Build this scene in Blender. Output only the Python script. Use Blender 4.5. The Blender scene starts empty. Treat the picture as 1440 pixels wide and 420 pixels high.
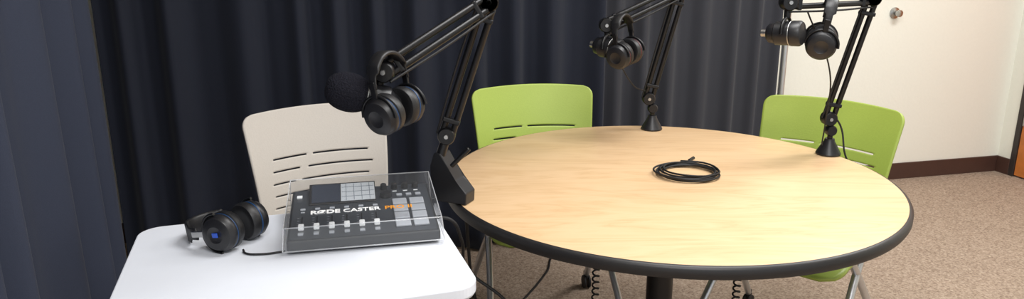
import bpy, bmesh, math, random
from mathutils import Vector, Matrix, noise
random.seed(3)
scene=bpy.context.scene
D=bpy.data
# ------------------------------------------------------------ helpers
def lin(c):
    return tuple(((x/255)/12.92 if x/255<=0.04045 else ((x/255+0.055)/1.055)**2.4) for x in c)
def mat(name,rgb,rough=0.5,metal=0.0,nscale=0,nbump=0.0,var=0.0,spec=0.5,coat=0,emit=None,estr=0,sheen=0):
    m=D.materials.new(name); m.use_nodes=True
    nt=m.node_tree; b=nt.nodes['Principled BSDF']
    c=lin(rgb)
    b.inputs['Base Color'].default_value=(*c,1)
    b.inputs['Roughness'].default_value=rough
    b.inputs['Metallic'].default_value=metal
    b.inputs['Specular IOR Level'].default_value=spec
    b.inputs['Coat Weight'].default_value=coat
    b.inputs['Sheen Weight'].default_value=sheen
    if emit: 
        b.inputs['Emission Color'].default_value=(*lin(emit),1); b.inputs['Emission Strength'].default_value=estr
    if nscale:
        tc=nt.nodes.new('ShaderNodeTexCoord')
        n=nt.nodes.new('ShaderNodeTexNoise'); n.inputs['Scale'].default_value=nscale; n.inputs['Detail'].default_value=4
        nt.links.new(tc.outputs['Object'],n.inputs['Vector'])
        if var:
            r=nt.nodes.new('ShaderNodeValToRGB')
            r.color_ramp.elements[0].position=0.3; r.color_ramp.elements[1].position=0.7
            r.color_ramp.elements[0].color=(*[x*(1-var) for x in c],1)
            r.color_ramp.elements[1].color=(*[min(1,x*(1+var)) for x in c],1)
            nt.links.new(n.outputs['Fac'],r.inputs['Fac']); nt.links.new(r.outputs['Color'],b.inputs['Base Color'])
        if nbump:
            bp=nt.nodes.new('ShaderNodeBump'); bp.inputs['Strength'].default_value=nbump; bp.inputs['Distance'].default_value=0.01
            nt.links.new(n.outputs['Fac'],bp.inputs['Height']); nt.links.new(bp.outputs['Normal'],b.inputs['Normal'])
    return m
def empty(name,loc=(0,0,0),rotz=0,parent=None,rot=None):
    e=D.objects.new(name,None); scene.collection.objects.link(e); e.empty_display_size=0.05
    e.location=loc; e.rotation_euler=rot if rot else (0,0,rotz)
    if parent: e.parent=parent
    return e
def link(name,me,m,parent=None,smooth=False):
    o=D.objects.new(name,me); scene.collection.objects.link(o)
    if m: me.materials.append(m)
    if parent: o.parent=parent
    if smooth:
        for p in me.polygons: p.use_smooth=True
    return o
def bm2(name,bm,m,parent=None,smooth=False):
    me=D.meshes.new(name); bmesh.ops.recalc_face_normals(bm,faces=bm.faces); bm.to_mesh(me); bm.free()
    return link(name,me,m,parent,smooth)
def box(name,c,s,m,parent=None,bev=0.0,rot=None,seg=3):
    bm=bmesh.new(); bmesh.ops.create_cube(bm,size=1)
    bmesh.ops.scale(bm,vec=s,verts=bm.verts)
    if bev: bmesh.ops.bevel(bm,geom=list(bm.edges),offset=bev,segments=seg,profile=0.5,affect='EDGES')
    o=bm2(name,bm,m,parent,smooth=False); o.location=c
    if rot: o.rotation_euler=rot
    return o
def lathe(name,prof,m,parent=None,loc=(0,0,0),axis=(0,0,1),seg=40):
    bm=bmesh.new(); rings=[]
    for r,z in prof:
        if r<1e-6: rings.append([bm.verts.new((0,0,z))])
        else: rings.append([bm.verts.new((r*math.cos(2*math.pi*i/seg),r*math.sin(2*math.pi*i/seg),z)) for i in range(seg)])
    for a,b in zip(rings,rings[1:]):
        for i in range(seg):
            j=(i+1)%seg
            if len(a)==1 and len(b)==1: continue
            if len(a)==1: bm.faces.new((a[0],b[i],b[j]))
            elif len(b)==1: bm.faces.new((a[i],a[j],b[0]))
            else: bm.faces.new((a[i],a[j],b[j],b[i]))
    o=bm2(name,bm,m,parent,smooth=True)
    o.rotation_mode='QUATERNION'; o.rotation_quaternion=Vector((0,0,1)).rotation_difference(Vector(axis)); o.location=loc
    md=o.modifiers.new('es','EDGE_SPLIT'); md.split_angle=math.radians(40)
    return o
def cyl(name,a,b,r,m,parent=None,r2=None,seg=24):
    a=Vector(a);b=Vector(b);L=(b-a).length; r2=r if r2 is None else r2
    e=min(0.0015,r*0.25)
    return lathe(name,[(0,0),(r-e,0),(r,e),(r2,L-e),(r2-e,L),(0,L)],m,parent,a,(b-a).normalized(),seg)
def tube(name,pts,r,m,parent=None,cyclic=False,bez=True,res=10):
    cu=D.curves.new(name,'CURVE'); cu.dimensions='3D'; cu.bevel_depth=r; cu.bevel_resolution=4; cu.use_fill_caps=True
    if bez:
        sp=cu.splines.new('BEZIER'); sp.bezier_points.add(len(pts)-1)
        for p,q in zip(sp.bezier_points,pts): p.co=q; p.handle_left_type=p.handle_right_type='AUTO'
        cu.resolution_u=res
    else:
        sp=cu.splines.new('POLY'); sp.points.add(len(pts)-1)
        for p,q in zip(sp.points,pts): p.co=(*q,1)
    sp.use_cyclic_u=cyclic
    cu.materials.append(m)
    o=D.objects.new(name,cu); scene.collection.objects.link(o)
    if parent: o.parent=parent
    return o
def torus(name,R,r,m,parent=None,loc=(0,0,0),axis=(0,0,1)):
    prof=[(R+r*math.cos(t*math.pi/8),r*math.sin(t*math.pi/8)) for t in range(17)]
    return lathe(name,prof,m,parent,loc,axis,48)

# ------------------------------------------------------------ materials
M={}
M['wall']=mat('wall_paint',(236,236,225),0.8,nscale=60,nbump=0.08,var=0.01)
M['ceil']=mat('ceiling_tile',(240,240,238),0.9,nscale=90,nbump=0.1,var=0.02)
M['base']=mat('baseboard_brown',(72,48,40),0.5,nscale=20,var=0.05)
M['frame']=mat('door_frame_paint',(50,44,42),0.4,nscale=20,var=0.05)
M['dwood']=mat('door_wood',(200,120,55),0.4,nscale=12,var=0.15)
M['black']=mat('black_metal',(18,18,20),0.36,0.2,nscale=40,var=0.05)
M['plast']=mat('black_plastic',(26,26,29),0.4,nscale=60,var=0.08)
M['rubber']=mat('black_rubber',(18,18,20),0.6,nscale=60,var=0.08)
M['leather']=mat('black_leatherette',(22,22,24),0.45,nscale=400,nbump=0.06,var=.05)
M['foam']=mat('foam_black',(36,36,44),1.0,nscale=350,nbump=1.0,var=0.3,spec=0.1)
M['edge']=mat('table_edge_black',(30,29,30),0.45,nscale=60,var=0.08)
M['white']=mat('white_laminate',(226,230,238),0.38,nscale=40,var=0.005)
M['wedge']=mat('desk_edge_grey',(200,200,205),0.5,nscale=40,var=0.02)
M['silver']=mat('silver_tube',(200,202,205),0.3,0.85,nscale=40,var=0.03)
M['beige']=mat('beige_polymer',(194,188,180),0.5,nscale=200,nbump=0.05,var=0.02)
M['green']=mat('green_polymer',(160,180,80),0.45,nscale=200,nbump=0.05,var=0.03)
M['body']=mat('mixer_body',(38,40,44),0.35,0.2,nscale=60,var=0.05)
M['panel']=mat('mixer_panel',(54,58,64),0.35,nscale=60,var=0.05)
M['pad']=mat('mixer_pad_grey',(165,170,178),0.4,nscale=40,var=0.02)
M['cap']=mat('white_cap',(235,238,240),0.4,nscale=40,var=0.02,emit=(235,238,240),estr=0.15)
M['scr']=mat('screen_dark',(40,45,56),0.1,nscale=30,var=0.02,emit=(60,66,78),estr=0.3)
M['scrl']=mat('screen_reflection',(180,186,192),0.1,nscale=30,var=0.02,emit=(215,220,225),estr=0.12)  # pale colour and weak glow stand for a white reflection on the screen
M['scrb']=mat('screen_graphic',(120,128,138),0.1,nscale=30,var=0.02)
M['blue']=mat('blue_accent',(16,60,105),0.4,nscale=30,var=0.05)
M['blueb']=mat('blue_dot',(40,84,190),0.4,nscale=30,var=0.05)
M['red']=mat('red_accent',(100,26,30),0.4,nscale=30,var=0.05)
M['orange']=mat('print_orange',(225,150,50),0.5,nscale=30,var=0.02)
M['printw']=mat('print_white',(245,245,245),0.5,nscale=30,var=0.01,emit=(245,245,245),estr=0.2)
M['steel']=mat('brushed_steel',(180,180,178),0.3,1,nscale=60,var=0.04)

def carpet():
    m=D.materials.new('carpet'); m.use_nodes=True; nt=m.node_tree; b=nt.nodes['Principled BSDF']
    tc=nt.nodes.new('ShaderNodeTexCoord')
    n=nt.nodes.new('ShaderNodeTexNoise'); n.inputs['Scale'].default_value=110; n.inputs['Detail'].default_value=3; n.inputs['Roughness'].default_value=0.7
    n2=nt.nodes.new('ShaderNodeTexNoise'); n2.inputs['Scale'].default_value=6
    nt.links.new(tc.outputs['Object'],n.inputs['Vector']); nt.links.new(tc.outputs['Object'],n2.inputs['Vector'])
    r=nt.nodes.new('ShaderNodeValToRGB'); e=r.color_ramp.elements
    e[0].position=0.3; e[0].color=(*lin((126,107,92)),1); e[1].position=0.7; e[1].color=(*lin((196,178,160)),1)
    x=e.new(0.5); x.color=(*lin((166,147,130)),1)
    nt.links.new(n.outputs['Fac'],r.inputs['Fac'])
    mx=nt.nodes.new('ShaderNodeMixRGB'); mx.blend_type='MULTIPLY'; mx.inputs['Fac'].default_value=0.12
    nt.links.new(r.outputs['Color'],mx.inputs[1]); nt.links.new(n2.outputs['Fac'],mx.inputs[2]); nt.links.new(mx.outputs[0],b.inputs['Base Color'])
    b.inputs['Roughness'].default_value=1; b.inputs['Specular IOR Level'].default_value=0.1
    bp=nt.nodes.new('ShaderNodeBump'); bp.inputs['Strength'].default_value=0.4; bp.inputs['Distance'].default_value=0.008
    nt.links.new(n.outputs['Fac'],bp.inputs['Height']); nt.links.new(bp.outputs['Normal'],b.inputs['Normal'])
    return m
def maple():
    m=D.materials.new('maple_laminate'); m.use_nodes=True; nt=m.node_tree; b=nt.nodes['Principled BSDF']
    tc=nt.nodes.new('ShaderNodeTexCoord'); mp=nt.nodes.new('ShaderNodeMapping')
    mp.inputs['Rotation'].default_value=(0,0,math.radians(-50)); mp.inputs['Scale'].default_value=(1.6,9,1)
    nt.links.new(tc.outputs['Object'],mp.inputs['Vector'])
    n=nt.nodes.new('ShaderNodeTexNoise'); n.inputs['Scale'].default_value=1.4; n.inputs['Detail'].default_value=5; n.inputs['Distortion'].default_value=.8
    nt.links.new(mp.outputs[0],n.inputs['Vector'])
    w=nt.nodes.new('ShaderNodeMath'); w.operation='MULTIPLY'; w.inputs[1].default_value=11
    nt.links.new(n.outputs['Fac'],w.inputs[0])
    fr=nt.nodes.new('ShaderNodeMath'); fr.operation='PINGPONG'; fr.inputs[1].default_value=1
    nt.links.new(w.outputs[0],fr.inputs[0])
    mp2=nt.nodes.new('ShaderNodeMapping'); mp2.inputs['Rotation'].default_value=(0,0,math.radians(-50)); mp2.inputs['Scale'].default_value=(4,120,1)
    nt.links.new(tc.outputs['Object'],mp2.inputs['Vector'])
    f=nt.nodes.new('ShaderNodeTexNoise'); f.inputs['Scale'].default_value=2; f.inputs['Detail'].default_value=3
    nt.links.new(mp2.outputs[0],f.inputs['Vector'])
    mx=nt.nodes.new('ShaderNodeMixRGB'); mx.inputs['Fac'].default_value=0.5
    nt.links.new(fr.outputs[0],mx.inputs[1]); nt.links.new(f.outputs['Fac'],mx.inputs[2])
    r=nt.nodes.new('ShaderNodeValToRGB'); e=r.color_ramp.elements
    e[0].position=0.1; e[0].color=(*lin((203,166,124)),1); e[1].position=0.75; e[1].color=(*lin((220,187,147)),1)
    x=e.new(0.35); x.color=(*lin((214,180,138)),1)
    nt.links.new(mx.outputs[0],r.inputs['Fac']); nt.links.new(r.outputs['Color'],b.inputs['Base Color'])
    b.inputs['Roughness'].default_value=0.42
    return m
def cloth(name,rgb):
    return mat(name,rgb,0.8,nscale=500,nbump=0.12,var=0.10,spec=0.25,sheen=0.08)
def acrylic(name,tint=0.0):
    m=D.materials.new(name); m.use_nodes=True; nt=m.node_tree; nt.nodes.clear()
    out=nt.nodes.new('ShaderNodeOutputMaterial'); mx=nt.nodes.new('ShaderNodeMixShader')
    t=nt.nodes.new('ShaderNodeBsdfTransparent'); g=nt.nodes.new('ShaderNodeBsdfGlossy'); g.inputs['Roughness'].default_value=0.04
    lw=nt.nodes.new('ShaderNodeLayerWeight'); lw.inputs['Blend'].default_value=.5
    pw=nt.nodes.new('ShaderNodeMath'); pw.operation='POWER'; pw.inputs[1].default_value=4
    ad=nt.nodes.new('ShaderNodeMath'); ad.operation='MULTIPLY_ADD'; ad.inputs[1].default_value=.75; ad.inputs[2].default_value=.06
    nt.links.new(lw.outputs['Facing'],pw.inputs[0]); nt.links.new(pw.outputs[0],ad.inputs[0])
    nt.links.new(ad.outputs[0],mx.inputs[0]); nt.links.new(t.outputs[0],mx.inputs[1]); nt.links.new(g.outputs[0],mx.inputs[2])
    d=nt.nodes.new('ShaderNodeBsdfDiffuse'); d.inputs['Color'].default_value=(.85,.87,.9,1)
    m2=nt.nodes.new('ShaderNodeMixShader'); m2.inputs[0].default_value=tint
    nt.links.new(mx.outputs[0],m2.inputs[1]); nt.links.new(d.outputs[0],m2.inputs[2]); nt.links.new(m2.outputs[0],out.inputs[0])
    return m
M['carpet']=carpet(); M['maple']=maple()
M['cl1']=cloth('curtain_navy',(31,35,47)); M['cl2']=cloth('curtain_charcoal_lit',(52,53,59)); M['cl0']=cloth('curtain_slate_lit',(58,64,81))  # slate and charcoal lightened to carry the stronger light on those curtains
M['acr']=acrylic('clear_acrylic',0.03); M['acre']=acrylic('acrylic_edge',0.3)

# ------------------------------------------------------------ camera
H=1.355; TH=math.radians(15.2)
cam=D.cameras.new('camera'); co=D.objects.new('camera',cam); scene.collection.objects.link(co)
cam.sensor_width=36; cam.lens=26.0; cam.clip_start=0.05
co.location=(0,0,H); co.rotation_euler=(math.pi/2-TH,0,0)
scene.camera=co

# ------------------------------------------------------------ room
RA=math.radians(13.65); O=Vector((2.326,4.309,0))
A=Vector((math.cos(RA),math.sin(RA),0)); B=Vector((-math.sin(RA),math.cos(RA),0))
def R(p,q,z=0): return O+A*p+B*q+Vector((0,0,z))
def rbox(name,p0,p1,q0,q1,z0,z1,m,parent=None,bev=0):
    return box(name,R((p0+p1)/2,(q0+q1)/2,(z0+z1)/2),(p1-p0,q1-q0,z1-z0),m,parent,bev,rot=(0,0,RA))
PC=0.755; PL=-4.55
rbox('floor',PL-.1,PC+.1,-6,.1,-.1,0,M['carpet'])
rbox('ceiling',PL-.1,PC+.1,-6,.1,2.75,2.85,M['ceil'])
rbox('wall_back',PL-.1,PC+.1,0,.1,0,2.75,M['wall'])
rbox('wall_left',PL-.1,PL,-6,0,0,2.75,M['wall'])
rbox('wall_right',PC,PC+.1,-.1,0,0,2.75,M['wall'])
rbox('wall_right_far',PC,PC+.1,-6,-1.15,0,2.75,M['wall'])
rbox('wall_right_header',PC,PC+.1,-1.15,-.1,2.15,2.75,M['wall'])
rbox('baseboard_back',PL,PC-.012,-.012,0,0,.10,M['base'],bev=.003)
rbox('baseboard_right',PC-.012,PC,-.1,0,0,.10,M['base'],bev=.003)
d=empty('door_1',R(PC,-.6,0),RA)
def lbox(name,x0,x1,y0,y1,z0,z1,m,parent,bev=0):
    return box(name,((x0+x1)/2,(y0+y1)/2,(z0+z1)/2),(x1-x0,y1-y0,z1-z0),m,parent,bev)
lbox('frame_far',-.012,.1,.465,.5,0,2.15,M['frame'],d,.003)
lbox('frame_near',-.012,.1,-.55,-.5,0,2.15,M['frame'],d,.003)
lbox('frame_head',-.012,.1,-.5,.465,2.1,2.15,M['frame'],d,.003)
lbox('leaf',-.004,.04,-.5,.463,0.01,2.1,M['dwood'],d,.002)
lbox('hinge',-.009,-.003,.43,.462,.32,.42,M['steel'],d,.001)
lbox('hinge_2',-.009,-.003,.43,.462,1.6,1.7,M['steel'],d,.001)
dc=empty('door_stop',R(-.15,0,1.0),0)
lathe('plate',[(0,0),(.032,0),(.032,.006),(.014,.012),(.014,.03),(.02,.034),(.02,.045),(0,.05)],M['steel'],dc,(0,0,0),tuple(-B))

# ------------------------------------------------------------ curtains
def curtain(name,p0,q0,p1,q1,m,wl,amp,seed,z1=2.5):
    P0=R(p0,q0);P1=R(p1,q1);L=(P1-P0).length; t=(P1-P0)/L; n=Vector((-t.y,t.x,0))
    N=int(L/.009); K=26; bm=bmesh.new(); rows=[]
    def fold(s,h):
        ph=s/wl*2*math.pi+2.2*noise.noise(Vector((s*2.1,seed,0)))*1.6+0.35*noise.noise(Vector((s*3,seed+5,h*.7)))*(1-h)
        a=amp*(0.55+0.9*abs(noise.noise(Vector((s*1.7,seed+9,0))))+0.35*(1-h))
        return a*(math.sin(ph)+0.28*math.sin(2*ph+1.1)+.25*noise.noise(Vector((s*14,seed,h*1.2))))
    for k in range(K+1):
        h=k/K; z=.012+h*(z1-.012); row=[]
        for i in range(N+1):
            s=L*i/N
            off=fold(s,h); lat=.35*amp*math.cos(s/wl*2*math.pi)
            row.append(bm.verts.new(P0+t*(s+lat*.5)+n*off+Vector((0,0,z))))
        rows.append(row)
    for a,b in zip(rows,rows[1:]):
        for i in range(N): bm.faces.new((a[i],a[i+1],b[i+1],b[i]))
    o=bm2(name,bm,m,None,True)
    sd=o.modifiers.new('s','SOLIDIFY'); sd.thickness=.002
    return o
curtain('curtain',-4.17,-.47,-2.09,-.47,M['cl1'],.19,.036,1.0)
curtain('curtain.001',-2.12,-.44,-1.17,-.44,M['cl2'],.14,.018,4.0)  # less blue cloth, its grey also raised because this panel is lit more
curtain('curtain.002',-4.17,-3.6,-4.17,-.47,M['cl0'],.25,.045,8.0)  # extra light on the left curtain is put into its colour
pole=empty('curtain_stand',R(-1.13,-.44,0),RA)
cyl('upright',(0,0,.01),(0,0,2.52),.016,M['silver'],pole)
lathe('foot',[(0,0),(.12,0),(.12,.008),(.03,.012),(.02,.03),(0,.03)],M['silver'],pole)
cyl('crossbar',(0,0,2.52),(-3.02,0,2.52),.014,M['silver'],pole)

# ------------------------------------------------------------ round table
TC=Vector((.431,1.982,0)); TR=.618; TZ=.74
tb=empty('round_table',TC)
r=TR
lathe('edge_band',[(0,.708),(r-.012,.708),(r-.003,.711),(r,.717),(r,.732),(r-.003,.737),(r-.009,.7395),(r-.010,.7395)],M['edge'],tb,seg=160)
lathe('top',[(r-.0105,.709),(r-.0105,.7395),(r-.0115,.74),(0,.74)],M['maple'],tb,seg=160)
cyl('column',(0,0,.03),(0,0,.704),.038,M['black'],tb)
lathe('collar',[(0,.66),(.05,.66),(.05,.685),(.15,.69),(.15,.707),(0,.707)],M['black'],tb)
for i in range(4):
    a=i*math.pi/2+.5
    cyl('foot_%d'%i,(0,0,.05),(.40*math.cos(a),.40*math.sin(a),.03),.03,M['black'],tb,.02)
    lathe('glide_%d'%i,[(0,0),(.022,0),(.022,.012),(0,.014)],M['black'],tb,(.39*math.cos(a),.39*math.sin(a),0))

# ------------------------------------------------------------ side desk
def roundrect(w,h,r,n=10):
    pts=[]
    for cx,cy,a0 in((w/2-r,h/2-r,0),(-w/2+r,h/2-r,90),(-w/2+r,-h/2+r,180),(w/2-r,-h/2+r,270)):
        for i in range(n+1):
            a=math.radians(a0+90*i/n); pts.append((cx+r*math.cos(a),cy+r*math.sin(a)))
    return pts
def slab(name,pts,z0,z1,m,parent,bev=.002,loc=(0,0,0)):
    bm=bmesh.new(); vs=[bm.verts.new((x,y,z0)) for x,y in pts]; f=bm.faces.new(vs)
    ex=bmesh.ops.extrude_face_region(bm,geom=[f]); bmesh.ops.translate(bm,vec=(0,0,z1-z0),verts=[v for v in ex['geom'] if isinstance(v,bmesh.types.BMVert)])
    o=bm2(name,bm,m,parent); o.location=loc
    if bev:
        b=o.modifiers.new('b','BEVEL'); b.width=bev; b.segments=3; b.limit_method='ANGLE'; b.angle_limit=math.radians(50)
    return o
DA=math.radians(18.0)
dw,dd=.660,.530
ax=Vector((math.cos(DA),math.sin(DA),0)); ay=Vector((-math.sin(DA),math.cos(DA),0))
BL=Vector((-.848,1.58,0)); dc_=BL+ax*dw/2-ay*dd/2
dk=empty('side_desk',dc_,DA)
slab('top',roundrect(dw,dd,.05),.7375-.022,.740,M['white'],dk,.003)
slab('under',roundrect(dw-.006,dd-.006,.048),.712,.7155,M['wedge'],dk,.0)
for sx in(-1,1):
    x=sx*(dw/2-.07)
    cyl('post_%d'%(sx+1),(x,.05,.06),(x,.05,.712),.02,M['silver'],dk)
    tube('base_%d'%(sx+1),[(x,-.22,.05),(x,.05,.07),(x,.22,.05)],.016,M['silver'],dk)
    for sy in(-1,1):
        cyl('caster_%d%d'%(sx+1,sy+1),(x-.015,sy*.22,.025),(x+.015,sy*.22,.025),.025,M['rubber'],dk)
cyl('crossbar',(-dw/2+.07,.05,.6),(dw/2-.07,.05,.6),.012,M['silver'],dk)

# ------------------------------------------------------------ chairs
def chair(name,loc,rz,m):
    e=empty(name,loc,rz)
    NX,NZ=64,84; z0,z1=.455,.858; Wt=.232;Wb=.20
    bm=bmesh.new(); g=[]
    for k in range(NZ+1):
        v=k/NZ; z=z0+(z1-z0)*v
        W=Wb+(Wt-Wb)*min(1,v*1.1)
        for (edge,dist) in (('t',z1-z),('b',z-z0)):
            rr=.032 if edge=='t' else .06
            if dist<rr: W=W-rr+math.sqrt(max(0,rr*rr-(rr-dist)**2))
        row=[]
        for i in range(NX+1):
            u=-1+2*i/NX; x=u*W
            y=.195+.075*v+.015*math.sin(v*math.pi*1.2)*-1 -.045*(x/.235)**2
            zz=z-.009*(x/.235)**2*v
            row.append(bm.verts.new((x,y,zz)))
        g.append(row)
    slots={}
    for j in range(6):
        k=int(NZ*(.15+.094*j)); 
        slots[k]=[(-.80+.02*j,-.42+.12*(j%3)),(-.32+.12*(j%3),.78-.05*(j%2))]
    for k in range(NZ):
        for i in range(NX):
            u=-1+2*(i+.5)/NX
            if k in slots and any(a<u<b for a,b in slots[k]): continue
            bm.faces.new((g[k][i],g[k][i+1],g[k+1][i+1],g[k+1][i]))
    o=bm2('backrest',bm,m,e,True)
    sd=o.modifiers.new('s','SOLIDIFY'); sd.thickness=.008; sd.offset=0
    bm=bmesh.new(); g=[]
    for k in range(31):
        v=k/30; y=-.235+.45*v
        W=.235-.02*v
        for dist in(v*.45,(1-v)*.45):
            rr=.06
            if dist<rr: W=W-rr+math.sqrt(max(0,rr*rr-(rr-dist)**2))
        row=[]
        for i in range(31):
            u=-1+2*i/30; x=u*W
            z=.452-.018*(1-u*u)*math.sin(min(1,v*1.1)*math.pi)-.03*max(0,1-v/.2)**2+.02*max(0,(v-.85)/.15)**2
            row.append(bm.verts.new((x,y,z)))
        g.append(row)
    for k in range(30):
        for i in range(30): bm.faces.new((g[k][i],g[k][i+1],g[k+1][i+1],g[k+1][i]))
    o=bm2('seat',bm,m,e,True); sd=o.modifiers.new('s','SOLIDIFY'); sd.thickness=.012; sd.offset=-1
    for s in(-1,1):
        tube('side_frame_%d'%(s+1),[(s*.205,-.17,.425),(s*.205,.12,.425),(s*.20,.205,.46),(s*.185,.235,.58)],.011,M['silver'],e)
        box('arm_bracket_%d'%(s+1),(s*.196,.19,.47),(.03,.05,.07),m,e,.01)
        tube('front_leg_%d'%(s+1),[(s*.205,.06,.42),(s*.215,-.05,.30),(s*.24,-.23,.065)],.0125,M['silver'],e)
        tube('rear_leg_%d'%(s+1),[(s*.205,-.04,.42),(s*.215,.07,.30),(s*.24,.26,.065)],.0125,M['silver'],e)
        for y in(-.235,.265):
            cyl('caster_fork_%s%d'%('f' if y<0 else 'r',s+1),(s*.24,y,.04),(s*.24,y,.075),.012,M['rubber'],e)
            for dx in(-.014,.006):
                cyl('caster_wheel_%s%d_%d'%('f' if y<0 else 'r',s+1,int(dx*1000)),(s*.24+dx,y,.027),(s*.24+dx+.008,y,.027),.027,M['rubber'],e)
    cyl('cross_tube_front',(-.205,-.1,.422),(.205,-.1,.422),.01,M['silver'],e)
    cyl('cross_tube_rear',(-.205,.12,.422),(.205,.12,.422),.01,M['silver'],e)
    return e
chair('task_chair',(-.525,2.15,0),math.radians(29),M['beige'])
chair('task_chair.001',(.122,2.505,0),math.radians(11),M['green'])
chair('task_chair.002',(.924,2.28,0),math.radians(-42),M['green'])

# ------------------------------------------------------------ podcast mixer
mx=empty('audio_mixer',(-.338,1.583,.741),math.radians(12.5))
bm=bmesh.new()
w,dp=.160,.13
def hz(y): return .030+.10*(y+dp)
vs=[bm.verts.new(v) for v in[(-w,-dp,.004),(w,-dp,.004),(w,dp,.004),(-w,dp,.004),(-w,-dp,hz(-dp)),(w,-dp,hz(-dp)),(w,dp,hz(dp)),(-w,dp,hz(dp))]]
for f in((0,1,2,3),(4,5,6,7),(0,1,5,4),(1,2,6,5),(2,3,7,6),(3,0,4,7)): bm.faces.new([vs[i] for i in f])
bmesh.ops.bevel(bm,geom=list(bm.edges),offset=.005,segments=3,profile=.5,affect='EDGES')
bm2('body',bm,M['body'],mx)
for sx in(-1,1):
    for sy in(-1,1): lathe('foot_%d%d'%(sx+1,sy+1),[(0,0),(.012,0),(.012,.005),(0,.005)],M['rubber'],mx,(sx*.12,sy*.1,0))
ti=math.atan(.10)
pn=empty('control_panel',(0,0,hz(0)),parent=mx,rot=(ti,0,0))
slab('faceplate',roundrect(.308,.25,.006),0,.0008,M['panel'],pn,0)
def pbox(n,x,y,sx,sy,h,m,bev=.001,z=.0008,par=None): return box(n,(x,y,z+h/2),(sx,sy,h),m,par or pn,bev)
sn=empty('display',(-.044,.040,.002),parent=pn,rot=(math.radians(9),0,0))
pbox('screen_bezel',0,.041,.152,.086,.006,M['plast'],.001,-.004,sn)
pbox('screen_left',-.038,.041,.064,.074,.001,M['scr'],0,.0018,sn)
pbox('screen_right_glare',.035,.041,.078,.074,.001,M['scrl'],0,.0018,sn)  # right half has the reflection painted in, not shown content
for i in range(4): pbox('screen_column_%d'%i,.008+i*.018,.041,.0014,.070,.0004,M['scrb'],0,.0028,sn)
for i in range(3): pbox('screen_row_%d'%i,.035,.022+i*.02,.074,.0014,.0004,M['scrb'],0,.0028,sn)
for i in range(4):
    lathe('volume_knob_%d'%i,[(0,0),(.008,0),(.007,.012),(.006,.013),(0,.013)],M['rubber'],pn,(.052+i*.025,.106,.001))
    pbox('mute_led_%d'%i,.052+i*.025,.088,.010,.003,.001,M['cap'],0)
lathe('encoder',[(0,0),(.014,0),(.013,.012),(0,.013)],M['plast'],pn,(.055,.062,.001))
for i in range(3): pbox('menu_button_%d'%i,.086+i*.022,.062,.013,.010,.004,M['pad'])
for i in range(6):
    x=-.132+i*.032
    pbox('fader_slot_%d'%i,x,-.050,.003,.062,.0006,M['rubber'],0)
    for t in range(5): pbox('tick_%d_%d'%(i,t),x-.008,-.026-t*.012,.005,.0008,.0004,M['pad'],0)
    pbox('fader_cap_%d'%i,x,-.078,.012,.017,.009,M['cap'],.002)
    pbox('listen_button_%d'%i,x,.016,.011,.008,.003,M['pad'])
    pbox('channel_led_%d'%i,x,.002,.009,.004,.002,M['pad'])
    pbox('mute_button_%d'%i,x,-.106,.011,.009,.004,M['pad'])
for a in range(2):
    for b in range(4): pbox('pad_%d_%d'%(a,b),.084+a*.039,.022-b*.037,.033,.031,.005,M['pad'],.002)
pbox('record_button',-.142,.085,.012,.012,.004,M['cap'])
cw,cd=.168,.136
def top(y): return .056+.10*(y+cd)
bm=bmesh.new()
tp=[(x,y,top(y)) for x,y in((-cw+.004,-cd+.012),(cw-.004,-cd+.012),(cw-.004,cd-.004),(-cw+.004,cd-.004))]
bp_=[(x,y,.010) for x,y in((-cw,-cd),(cw,-cd),(cw,cd),(-cw,cd))]
b0=[bm.verts.new(p) for p in bp_]; t0=[bm.verts.new(p) for p in tp]
bm.faces.new(t0)
for i in range(4):
    j=(i+1)%4; bm.faces.new((b0[i],b0[j],t0[j],t0[i]))
bm2('dust_cover',bm,M['acr'],mx)
tube('cover_rim',tp,.0014,M['acre'],mx,True,False)
tube('cover_foot',bp_,.0014,M['acre'],mx,True,False)
for i in range(4): tube('cover_corner_%d'%i,[tp[i],bp_[i]],.0012,M['acre'],mx,False,False)
def text(name,s,x,y,z,size,m,parent,rot,bold=0):
    c=D.curves.new(name,'FONT'); c.body=s; c.size=size; c.extrude=.0002; c.offset=bold; c.materials.append(m)
    o=D.objects.new(name,c); scene.collection.objects.link(o); o.parent=parent; o.location=(x,y,z); o.rotation_euler=rot; return o
ty=-.066
text('label_1','RØDE',-.112,ty,top(ty)+.001,.0235,M['printw'],mx,(ti,0,0),bold=.0008)
text('label_2','CASTER',-.043,ty,top(ty)+.001,.0225,M['printw'],mx,(ti,0,0),bold=.0004)
text('label_3','PRO II',.046,ty,top(ty)+.001,.0225,M['orange'],mx,(ti,0,0),bold=.0004)

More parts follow.
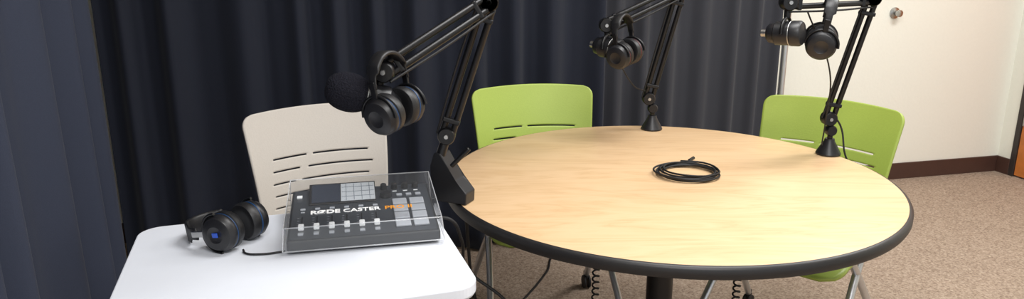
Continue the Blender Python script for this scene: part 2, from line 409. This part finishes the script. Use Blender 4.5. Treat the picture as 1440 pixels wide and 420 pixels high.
# ------------------------------------------------------------ headphones
def headphones(name,loc,rotm,acc,spread=.078,parent=None,bw=.016,dot=False):
    e=empty(name,loc); e.rotation_mode='QUATERNION'; e.rotation_quaternion=rotm.to_quaternion()
    for s in(-1,1):
        a=Vector((s,0,-.12)).normalized(); c=Vector((s*spread,0,0))
        pad=[(0,-.030),(.020,-.030),(.030,-.034),(.038,-.032),(.042,-.024),(.041,-.014),(.036,-.010),(0,-.010)]
        lathe('ear_pad_%d'%(s+1),pad,M['leather'],e,c,a)
        cup=[(0,-.012),(.038,-.012),(.040,-.006),(.040,.002),(.036,.007),(.034,.012),(.028,.015),(.018,.016),(.016,.0145),(0,.0145)]
        lathe('ear_cup_%d'%(s+1),cup,M['plast'],e,c,a)
        torus('accent_ring_%d'%(s+1),.0385,.0014,acc,e,c-a*.009,a)
        if dot: box('badge_%d'%(s+1),c+a*.0155,(.003,.010,.014),M['blueb'],e,.0008)
        y0=c+Vector((s*.004,0,0))
        tube('yoke_%d'%(s+1),[y0+Vector((0,.043*math.cos(t),.043*math.sin(t))) for t in [i*math.pi/8 for i in range(9)]],.0032,M['black'],e)
        box('slider_%d'%(s+1),(s*(spread+.006),0,.055),(.006,.014,.035),M['steel'] if dot else M['black'],e,.002,rot=(0,s*.05,0))
    bm=bmesh.new(); rings=[]
    n=36
    for i in range(n+1):
        t=math.pi*i/n
        cx=-(spread+.006)*math.cos(t); cz=.058+.062*math.sin(t)
        nx=-math.cos(t); nz=math.sin(t)
        pad=.0045 if .2<i/n<.8 else .002
        wv=bw*(1 if .15<i/n<.85 else .6)
        rings.append([bm.verts.new((cx+nx*o*pad,yy*wv,cz+nz*o*pad)) for o,yy in((1,-.8),(1,.8),(.4,1),(-.4,1),(-1,.8),(-1,-.8),(-.4,-1),(.4,-1))])
    for a,b in zip(rings,rings[1:]):
        for j in range(8): bm.faces.new((a[j],a[(j+1)%8],b[(j+1)%8],b[j]))
    bm.faces.new(rings[0]); bm.faces.new(rings[-1])
    bm2('headband',bm,M['leather'],e,True)
    return e
def frame(xa,za):
    x=Vector(xa).normalized(); z=Vector(za); z=(z-x*z.dot(x)).normalized(); y=z.cross(x)
    return Matrix((x,y,z)).transposed()
hp=headphones('headphones',(-.588,1.485,.741+.043),frame((.40,.915,0),(-.9,.35,-.16)),M['blue'],spread=.05,bw=.022,dot=True)
cb=tube('cord_to_mixer',[(-.565,1.445,.744),(-.555,1.43,.743),(-.52,1.425,.743),(-.475,1.44,.743)],.0022,M['rubber'],hp)
cb.matrix_parent_inverse=(Matrix.Translation(hp.location)@hp.rotation_quaternion.to_matrix().to_4x4()).inverted()

# ------------------------------------------------------------ boom arms
def bars(n,a,b,e,gap=.0125,r=.0080):
    a=Vector(a);b=Vector(b);d=(b-a).normalized(); s=d.cross(Vector((0,1,0))).normalized()
    for k in(-1,1): cyl('%s_bar_%d'%(n,k+1),a+s*gap*k+d*.012,b+s*gap*k-d*.012,r,M['black'],e)
    for k,p in enumerate((a,b)):
        f=Vector((0,1,0))
        lathe('%s_joint_%d'%(n,k),[(0,-.018),(.019,-.018),(.022,-.014),(.022,.014),(.019,.018),(0,.018)],M['black'],e,p,f)
        lathe('%s_pin_%d'%(n,k),[(0,0),(.006,0),(.005,.004),(0,.004)],M['steel'],e,p-f*.018,-f)
    m_=(a+b)/2
    for kk in(.12,.88):
        q=a.lerp(b,kk); box('%s_clip_%d'%(n,int(kk*100)),q,(.044,.022,.012),M['black'],e,.003,rot=(0,math.atan2(d.x,d.z),0))
    tube('%s_cable'%n,[a+s*(gap+.012)+Vector((0,-.008,0)),m_+s*(gap+.015)+Vector((0,-.012,0)),b+s*(gap+.012)+Vector((0,-.008,0))],.0028,M['rubber'],e)
def boom(name,base,j,el,end,cone=True):
    base=Vector(base); e=empty(name,base); L=lambda p:Vector(p)-base
    if cone:
        lathe('cone_base',[(0,0),(.036,0),(.037,.004),(.034,.010),(.016,.042),(.014,.05),(0,.05)],M['plast'],e)
        cyl('post',(0,0,.045),(0,0,.075),.008,M['black'],e)
        pj=Vector((0,0,.075))
        lathe('swivel',[(0,-.014),(.014,-.014),(.017,-.008),(.017,.008),(.014,.014),(0,.014)],M['black'],e,pj,(0,1,0))
        cyl('link',pj,L(j),.010,M['black'],e)
    bars('lower',L(j),L(el),e)
    bars('upper',L(el),L(end),e)
    return e,L
def mic(e,L,p,dirv,off=(0,0,-.055),foam=False):
    p=L(p); dv=Vector(dirv).normalized()
    c=p+Vector(off)
    cyl('mic_swivel',p,p.lerp(c,.5),.009,M['black'],e)
    prof=[(0,-.060),(.020,-.060),(.026,-.053),(.028,-.034),(.032,-.030),(.032,.022),(.034,.024),(.034,.049),(.030,.056),(.016,.060),(0,.061)]
    if not foam: prof=[(a,b*.8) for a,b in prof]
    lathe('mic_body',prof,M['plast'],e,c,dv)
    torus('mic_ring',.0322,.0015,M['steel'],e,c+dv*.015,dv)
    cyl('mic_connector',c-dv*.047,c-dv*.066,.010,M['steel'],e)
    sd=dv.cross(Vector((0,0,1))).normalized()
    tube('mic_yoke',[c+sd*k*.037+Vector((0,0,h)) for k,h in((-1,0),(-.9,.022),(0,.042),(.9,.022),(1,0))],.0045,M['black'],e)
    if foam:
        lathe('foam_windscreen',[(0,-.048)]+[(.0405*math.sin(t)**.75,-.048*math.cos(t)) for t in [i*math.pi/18 for i in range(1,18)]]+[(0,.048)],M['foam'],e,c+dv*.050,dv)
# arm 1
j1=(-.162,1.78,.908); e1=(-.0515,1.70,1.238); n1=(-.261,1.50,1.113)
e,L=boom('microphone_boom_arm',(-.150,1.772,.741),j1,e1,n1,cone=False)
mic(e,L,n1,(-.85,-.25,.28),off=(-.026,0,-.056),foam=True)
bm=bmesh.new()
pr=[(.050,0),(-.030,0),(-.048,.02),(-.050,.09),(-.038,.125),(-.020,.125),(.02,.06),(.052,.03)]
f1=[bm.verts.new((x,-.024,z)) for x,z in pr]; f2=[bm.verts.new((x,.024,z)) for x,z in pr]
bm.faces.new(f1); bm.faces.new(f2[::-1])
for i in range(len(pr)):
    k=(i+1)%len(pr); bm.faces.new((f1[i],f1[k],f2[k],f2[i]))
bmesh.ops.bevel(bm,geom=list(bm.edges),offset=.003,segments=2,profile=.5,affect='EDGES')
o=bm2('clamp_mount',bm,M['plast'],e); o.rotation_euler=(0,0,math.radians(-25))
cyl('stem',(-.03,0,.11),L(j1),.012,M['black'],e)
cyl('lever',(.0,-.02,.095),(.045,-.02,.14),.006,M['black'],e)
# arms 2,3
j2=(.477,2.54,.850);e2=(.56,2.50,1.224);n2=(.290,2.30,1.127)
ea,La=boom('microphone_boom_arm.001',(.492,2.535,.741),j2,e2,n2)
mic(ea,La,n2,(.75,-.6,-.1),off=(0.01,0,-.07))
j3=(.972,2.215,.852);e3=(1.036,2.165,1.217);n3=(.735,2.0,1.217)
eb,Lb=boom('microphone_boom_arm.002',(.979,2.208,.741),j3,e3,n3)
mic(eb,Lb,n3,(.75,-.6,.05),off=(0,0,-.082))
tube('loose_cable',[Lb((.80,2.03,1.19)),Lb((.90,2.08,1.02)),Lb((.935,2.15,.86)),Lb((.94,2.17,.78))],.0022,M['rubber'],eb)
tube('loose_cable_2',[Lb((.975,2.2,.87)),Lb((1.005,2.2,.83)),Lb((1.02,2.18,.745)),Lb((1.05,2.19,.70))],.0028,M['rubber'],eb)
tube('loose_cable_3',[La((.30,2.30,1.08)),La((.40,2.42,.92)),La((.46,2.52,.88))],.0022,M['rubber'],ea)
# hanging headphones
headphones('headphones.001',(-.240,1.485,1.034),frame((.50,.86,.1),(-.12,0,1)),M['blue'],spread=.045)
headphones('headphones.002',(.350,2.29,1.040),frame((.6,.8,.1),(-.12,0,1)),M['red'],spread=.045)
headphones('headphones.003',(.845,2.03,1.108),frame((.35,.93,.1),(.15,0,1)),M['blue'],spread=.045)

# ------------------------------------------------------------ cables
cc=empty('coiled_cable',(.495,1.995,.741))
pts=[]
for i in range(6*24):
    a=i/24*2*math.pi; rr=.080+.010*math.sin(i*.13)+.005*math.sin(i*.41)
    pts.append((rr*math.cos(a)*1.0+.006*math.sin(i*.05),rr*math.sin(a)*.92,.004+.0018*(i/24)+.001*math.sin(i*.7)))
pts+= [(.06,.06,.016),(.0,.085,.014),(.03,.11,.006)]
tube('coil',pts,.0027,M['rubber'],cc,False,True,4)
cyl('plug',(.03,.11,.008),(.05,.14,.008),.005,M['black'],cc)
pc=empty('power_cable',(0,0,0))
tube('cable_run',[(-.175,1.60,.76),(-.14,1.60,.752),(-.120,1.62,.70),(-.107,1.70,.58),(-.018,1.70,.50),(.10,1.72,.30),(.16,1.9,.05),(.2,2.1,.006),(.3,2.3,.006)],.004,M['rubber'],pc)
tube('cable_run_2',[(-.12,1.80,.70),(-.11,1.95,.4),(-.06,2.35,.06),(-.02,2.55,.006),(.06,2.72,.006),(.15,2.95,.006),(.21,3.15,.006),(.40,3.2,.006)],.0045,M['rubber'],pc)
def helix(name,x,y,z1,z0,r,turns):
    pts=[(x+r*math.cos(a),y+r*math.sin(a),z1+(z0-z1)*i/(turns*12)) for i in range(turns*12+1) for a in[i/12*2*math.pi]]
    e=empty(name,(0,0,0)); tube('coil',pts,.0026,M['rubber'],e,False,True,3)
helix('coiled_cord',.24,1.95,.70,.20,.009,26)
helix('coiled_cord.001',.62,1.87,.70,.25,.009,26)

# ------------------------------------------------------------ lights
def area(name,loc,sx,sy,e,col=(1,.995,.99),rot=(0,0,0)):
    l=D.lights.new(name,'AREA'); l.shape='RECTANGLE'; l.size=sx; l.size_y=sy; l.energy=e; l.color=col
    o=D.objects.new(name,l); scene.collection.objects.link(o); o.location=loc; o.rotation_euler=rot; return o
area('ceiling_light_1',R(-2.2,-2.2,2.73),1.2,.6,42,rot=(0,0,RA))
area('ceiling_light_2',R(-.4,-1.6,2.73),1.2,.6,50,rot=(0,0,RA))
area('ceiling_light_3',R(-2.9,-4.0,2.73),1.2,.6,55,rot=(0,0,RA))
w=D.worlds.new('world'); scene.world=w; w.use_nodes=True
w.node_tree.nodes['Background'].inputs[0].default_value=(.93,.96,1,1); w.node_tree.nodes['Background'].inputs[1].default_value=1.0
scene.view_settings.view_transform='Standard'
